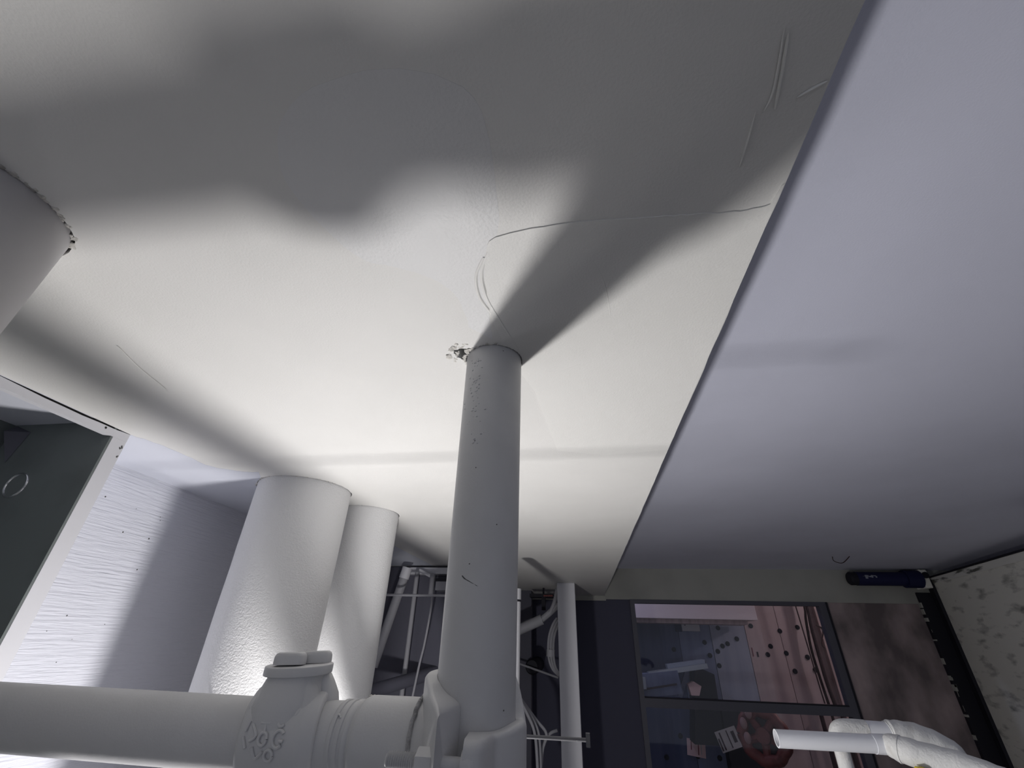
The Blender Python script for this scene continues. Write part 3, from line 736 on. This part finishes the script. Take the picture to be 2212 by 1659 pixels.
# bolt through the front lugs
by, bz = .658, -.128
def hexn(x0, x1, r, name, parent):
    bm = nb(); tube(bm, [(x0, by, bz), (x0+.0015, by, bz), (x1-.0015, by, bz), (x1, by, bz)], [r*.88, r, r, r*.88], 6); return obj(name, bm, M['fitting'], parent, True, 25)
hexn(-.2065, -.1845, .0150, 'nut', t)
bm = nb(); pts = []; rs = []
for k in range(41): pts.append((-.245+k*.0014, by, bz)); rs.append(.0068 if k % 2 else .0094)
rs[0] = .006; tube(bm, pts, rs, 16); obj('bolt_thread', bm, M['fitting'], t, True, 80)
bm = nb(); tube(bm, [(-.150, by, bz), (-.141, by, bz), (-.134, by, bz), (-.130, by, bz)], [.0150, .0150, .0125, .006], 24); obj('bolt_head', bm, M['fitting'], t, True, 50)
bm = nb(); tube(bm, [(-.19, by, bz), (-.14, by, bz)], .0075, 16); obj('bolt_shank', bm, M['fitting'], t)

# ---------------------------------------------------------------- thin strut rod behind the branch
t = thing('strut_rod', 'thin horizontal rod with a channel end passing behind the riser and the post', 'rod', (-.6, 1.335, -.205))
bm = nb(); tube(bm, [(-1.09, 1.33, -.198), (-.006, 1.33, -.198)], .0042, 12); obj('rod', bm, M['rodgrey'], t)
bm = nb(); tube(bm, [(-1.09, 1.33, -.198), (-1.09, BIG.y-BIG_R+.002, -.198)], .006, 10); obj('pipe_hook', bm, M['rodgrey'], t)
bm = nb(); X0, X1 = -.006, .004
prism(bm, [(1.327, -.1855), (1.343, -.1855), (1.343, -.1895), (1.331, -.1895), (1.331, -.2065), (1.343, -.2065), (1.343, -.2115), (1.327, -.2115)], 'x', X0, X1); obj('channel_end', bm, M['rodgrey'], t, False)

# ---------------------------------------------------------------- post and recess contents
tag(obj('square_post', boxm((-.236, 4.80, -ZC), (-.058, 4.92, H1), .006), M['trim'], None, False), 'white square post standing right of the riser', 'post')
def wire(name, label, cat, pts, r, mm, n=8, group=None, cv=6):
    bm = nb(); tube(bm, curve_pts(pts, cv) if len(pts) > 2 else pts, r, n)
    return tag(obj(name, bm, M[mm]), label, cat, group)
t = thing('inclined_pipe', 'inclined pale pipe with a collar in the dim recess', 'pipe', tuple(atY(830, 1400, 3.5)))
a = atY(880, 1227, 3.45); b_ = atY(806, 1440, 3.45)
bm = nb(); tube(bm, [a, b_], .033, 20); obj('pipe', bm, M['dimcable'], t)
bm = nb(); tube(bm, [a+(b_-a)*-.005, a+(b_-a)*.115], .038, 20); obj('collar', bm, M['trim'], t)
def vert_at(px, py0, py1, Y):
    p, q = atY(px, py0, Y), atY(px, py1, Y); return p
t = thing('wall_conduit', 'pale upright conduit in the middle of the dim recess', 'conduit', (atY(902, 1232, 3.6).x, 3.6, -ZC))
x = atY(902, 1232, 3.6).x
bm = nb(); tube(bm, [(x, 3.6, -ZC), (x, 3.6, atY(902, 1236, 3.6).z)], .017, 14); obj('tube', bm, M['dimcable'], t)
bm = nb(); q = atY(873, 1462, 3.6); tube(bm, [(x, 3.6, q.z-.02), (x, 3.6, q.z+.02)], .022, 14); obj('fitting', bm, M['dimcable'], t)
q0 = atY(935, 1240, 3.6); q1 = atY(934, 1284, 3.6)
tag(obj('stub_conduit', tube(nb(), [(q0.x, 3.6, q0.z), (q0.x, 3.6, q1.z)], .020, 14), M['dimcable']), 'short pale conduit stub ending at the wire shelf rail', 'conduit')
wire('thin_cable', 'thin white cable dangling from the short stub in the recess', 'cable', [atY(933, 1286, 3.58), atY(930, 1320, 3.45), atY(917, 1390, 3.45), atY(906, 1435, 3.45), atY(890, 1510, 3.45)], .0075, 'dimcable')
wire('shelf_rail', 'thin pale rail crossing in front of the recess conduits', 'rail', [(-1.64, 3.3, atY(900, 1286, 3.3).z), (-.82, 3.3, atY(900, 1286, 3.3).z)], .0085, 'dimcable')
q = atY(925, 1227, 3.7)
tag(obj('ceiling_track', boxm((-1.40, 3.66, q.z-.05), (-.82, 3.74, q.z), .003), M['trim'], None, False), 'pale track along the top of the recess wall', 'track')
bm = nb(); bar(bm, atY(906, 1232, 3.63), atY(934, 1246, 3.63), .012, .012)
tag(obj('track_brace', bm, M['trim'], None, False), 'pale slanted brace under the recess track', 'brace')
a = atY(943, 1256, 3.6); b_ = atY(975, 1276, 3.6)
t = thing('outlet_box', 'white outlet box half hidden by the left side of the riser', 'box', (a.x, 3.6, b_.z))
obj('body', boxm((a.x, 3.58, b_.z), (b_.x, 3.70, a.z), .004), M['dimcable'], t, False)
obj('top_gap', boxm((a.x-.002, 3.575, a.z), (b_.x, 3.70, a.z+.02)), M['black'], t, False)
wire('sloping_pipe', 'grey pipe sloping across the lower part of the recess', 'pipe', [atY(780, 1500, 3.2), atY(940, 1452, 3.76)], .042, 'backwall', 16)
# right-hand recess
a = atY(1116, 1215, 5.6); b_ = atY(1148, 1215, 5.6)
tag(obj('wall_stud', boxm((a.x-.05, 5.6, -ZC), (b_.x, 5.72, H1), .003), M['backwall'], None, False), 'dim upright stud just right of the riser', 'stud')
a = atY(1145, 1283, 5.3); b_ = atY(1196, 1291, 5.3)
t = thing('hanger_bracket', 'black hanger bracket high in the gap beside the post', 'bracket', (a.x, 5.3, b_.z))
obj('plate', boxm((a.x, 5.25, b_.z), (b_.x, 5.4, a.z)), M['black'], t, False)
c = atY(1174, 1290, 5.3); d_ = atY(1174, 1318, 5.3); obj('stem', boxm((c.x-.02, 5.28, d_.z), (c.x+.02, 5.34, c.z)), M['black'], t, False)
obj('hanger_rod', tube(nb(), [(c.x, 5.31, a.z-.01), (c.x, 5.31, H1)], .01, 8), M['black'], t)
for k in range(5):
    q = atY(1176+k*4, 1287, 5.24); obj('bolt', tube(nb(), [(q.x, 5.235, q.z), (q.x, 5.26, q.z)], .010, 8), M['red'], t)
t = thing('cable_sleeve', 'pale tubular sleeve with white cables slanting into the gap beside the post', 'sleeve', tuple(atY(1140, 1360, 4.97)))
bm = nb(); tube(bm, [atY(1100, 1370, 4.97), atY(1171, 1338, 4.97)], .048, 16); obj('sleeve', bm, M['dimcable'], t)
bm = nb(); tube(bm, curve_pts([atY(1168, 1340, 4.97), atY(1186, 1325, 4.97), atY(1206, 1306, 4.97)], 6), .030, 10); obj('lower_cable', bm, M['dimcable'], t)
bm = nb(); tube(bm, curve_pts([atY(1188, 1324, 4.95), atY(1198, 1300, 4.95), atY(1204, 1270, 4.95)], 6), .020, 10); obj('upper_cable', bm, M['dimcable'], t)
coil = [(1206, 1336), (1194, 1350), (1186, 1375), (1184, 1405), (1187, 1432), (1195, 1450), (1210, 1462)]
t = thing('cable_coil', 'hanging loop of bundled white cables at the left of the post', 'cable', tuple(atY(1195, 1462, 4.9)))
rnd = random.Random(8)
for k in range(7):
    off = k*1.9; bm = nb(); P = [atY(x+off-(3 if i in (0, 6) else 0), y+(k-3)*(.9 if i > 3 else .3), 4.945+.012*(k % 3)) for i, (x, y) in enumerate(coil)]
    tube(bm, curve_pts(P, 6), .011, 8); obj('cable_strand', bm, M['dimcable'], t)
bm = nb(); q = atY(1190, 1411, 4.965); tube(bm, [q+Vector((-.005, 0, -.03)), q+Vector((.0, 0, .03))], .042, 12); obj('cable_tie', bm, M['dimcable'], t)
c = atY(1150, 1440, 5.5); bm = nb(); tube(bm, [(c.x, 5.44, c.z), (c.x, 5.5, c.z), (c.x, 6.19, c.z)], [.06, .075, .075], 16)
tag(obj('black_cap', bm, M['black']), 'round black capped stub in the gap beside the post', 'cap')
wire('loose_wire', 'single pale wire crossing the black capped stub', 'cable', [atY(1112, 1430, 5.4), atY(1150, 1444, 5.38), atY(1206, 1464, 5.36)], .010, 'dimcable')
cab = [[(1116, 1500), (1140, 1545), (1156, 1590), (1162, 1680)], [(1120, 1505), (1146, 1545), (1164, 1590), (1168, 1680)], [(1124, 1508), (1158, 1555), (1180, 1585), (1172, 1620), (1164, 1680)], [(1204, 1578), (1188, 1585), (1174, 1608), (1168, 1680)]]
for pts, lab in zip(cab, ('leftmost drooping white cable below the black cap', 'second drooping white cable below the black cap', 'white cable looping widest towards the post above the rod', 'white cable curving down from the post to join the bundle')):
    wire('drooping_cable', lab, 'cable', [atY(x, y, 4.45+.07*cab.index(pts)) for x, y in pts], .012, 'dimcable', 8, 'drooping white cables beside the post')

# ---------------------------------------------------------------- white plastic drain at the right
YV = 2.0
def pv(x, y, Y=YV): return atY(x, y, Y)
t = thing('drain_pipe', 'open-ended white plastic pipe with a canvas-wrapped bend at lower right', 'pipe', tuple(pv(1800, 1640)))
a = (pv(1675, 1575)+pv(1680, 1616))/2; b_ = (pv(1905, 1590)+pv(1905, 1640))/2
r0 = (pv(1675, 1575)-pv(1680, 1616)).length/2
b_.z = a.z; b_.y = a.y
bm = nb(); hollow(bm, [a, b_], r0, r0*.86, 32); obj('open_pipe', bm, M['pvc'], t)
bm = nb(); hollow(bm, [a-Vector((.0006, 0, 0)), a+Vector((.002, 0, 0))], r0*1.01, r0*.84, 32); obj('cut_rim', bm, M['pvc'], t)
c = pv(1888, 1614); xx = c.x
bm = nb(); tube(bm, [(xx, a.y, a.z), (xx+.03, a.y, a.z), (xx+.085, a.y, a.z)], [r0*1.06, r0*1.08, r0*1.10], 32); obj('sleeve', bm, M['pvc'], t)
e = pv(1950, 1620, YV-.04); f_ = pv(2075, 1655, YV-.10); g = pv(2230, 1712, YV-.18)
bm = nb(); P = curve_pts([Vector((xx+.055, a.y, a.z)), e, f_, g], 8); n_ = len(P)
tube(bm, P, [r0*(1.10+.33*math.sin(min(1, i/(n_*.35))*math.pi/2)+.05*math.sin(i*2.1)+.03*math.sin(i*.9)) for i in range(n_)], 28); obj('wrapped_bend', bm, M['wrap'], t)
bm = nb(); q = P[int(n_*.30)]; q2 = P[int(n_*.30)+1]; tube(bm, [q, q+(q2-q)*.5], r0*1.5, 28); obj('wrap_lap', bm, M['wrap'], t)
t = thing('wrapped_drain', 'canvas-wrapped drain pipe rising behind the open plastic pipe', 'pipe', tuple(pv(1815, 1650, 2.2)))
k0 = pv(1816, 1700, 2.2); k1 = pv(1812, 1600, 2.2); k2 = pv(1818, 1578, 2.2); k3 = pv(1845, 1574, 2.2); k4 = pv(1930, 1580, 2.2); k5 = pv(1990, 1592, 2.2); k6 = pv(2060, 1628, 2.2)
r1 = r0*1.12
bm = nb(); tube(bm, [(k1.x, 2.2, -ZC), (k1.x, 2.2, k2.z-.01)], r1*.86, 24); obj('upright', bm, M['wrap'], t)
bm = nb(); P = curve_pts([Vector((k1.x, 2.2, k2.z-.045)), Vector((k1.x+.004, 2.2, k2.z-.01)), Vector((k1.x+.03, 2.2, k3.z)), k3+Vector((.04, 0, 0))], 6); tube(bm, P, r1, 24); obj('elbow', bm, M['wrap'], t)
bm = nb(); tube(bm, [k3, k4], r1*.97, 24); obj('level_run', bm, M['pvc'], t)
bm = nb(); P = curve_pts([k4-Vector((.02, 0, 0)), k4, k5, k6, pv(2085, 1680, 2.2)], 6); n_ = len(P); tube(bm, P, [r1*(1.0+.30*math.sin(i/n_*math.pi)+.05*math.sin(i*1.9)) for i in range(n_)], 24); obj('wrapped_end', bm, M['wrap'], t)
q = pv(1992, 1660, 1.9); tag(obj('yellow_clip', boxm((q.x-.012, 1.9, q.z-.03), (q.x+.012, 1.92, q.z+.002), .003), M['yellow'], None), 'yellow plastic clip just under the wrapped bend', 'clip')

# ---------------------------------------------------------------- work lamp (below the frame, lights the scene)
t = thing('work_lamp', 'small work lamp on a stand below the pipes', 'lamp', (LAMP.x, LAMP.y, -ZC))
bm = nb(); tube(bm, [(LAMP.x, LAMP.y, -ZC+.25), (LAMP.x, LAMP.y, LAMP.z-.12)], .014, 12); obj('stand_pole', bm, M['lampbody'], t)
for k in range(3):
    a = 2*math.pi*k/3+.4; bm = nb(); tube(bm, [(LAMP.x, LAMP.y, -ZC+.45), (LAMP.x+math.cos(a)*.24, LAMP.y+math.sin(a)*.24, -ZC+.012)], .011, 10); obj('leg', bm, M['lampbody'], t)
bm = nb(); tube(bm, [(LAMP.x, LAMP.y, LAMP.z-.12), (LAMP.x, LAMP.y, LAMP.z-.06)], [.03, .06], 24); obj('head', bm, M['lampbody'], t)
bm = nb(); tube(bm, [(LAMP.x, LAMP.y, LAMP.z-.06), (LAMP.x, LAMP.y, LAMP.z-.045)], .055, 24); obj('lens', bm, M['lens'], t)
l = bpy.data.lights.new('work_lamp_light', 'POINT'); l.energy = LAMP_POWER; l.color = (1, .975, .96); l.shadow_soft_size = .052
lo = bpy.data.objects.new('bulb', l); C.objects.link(lo); lo.parent = t; lo.location = (0, 0, LAMP.z+ZC)
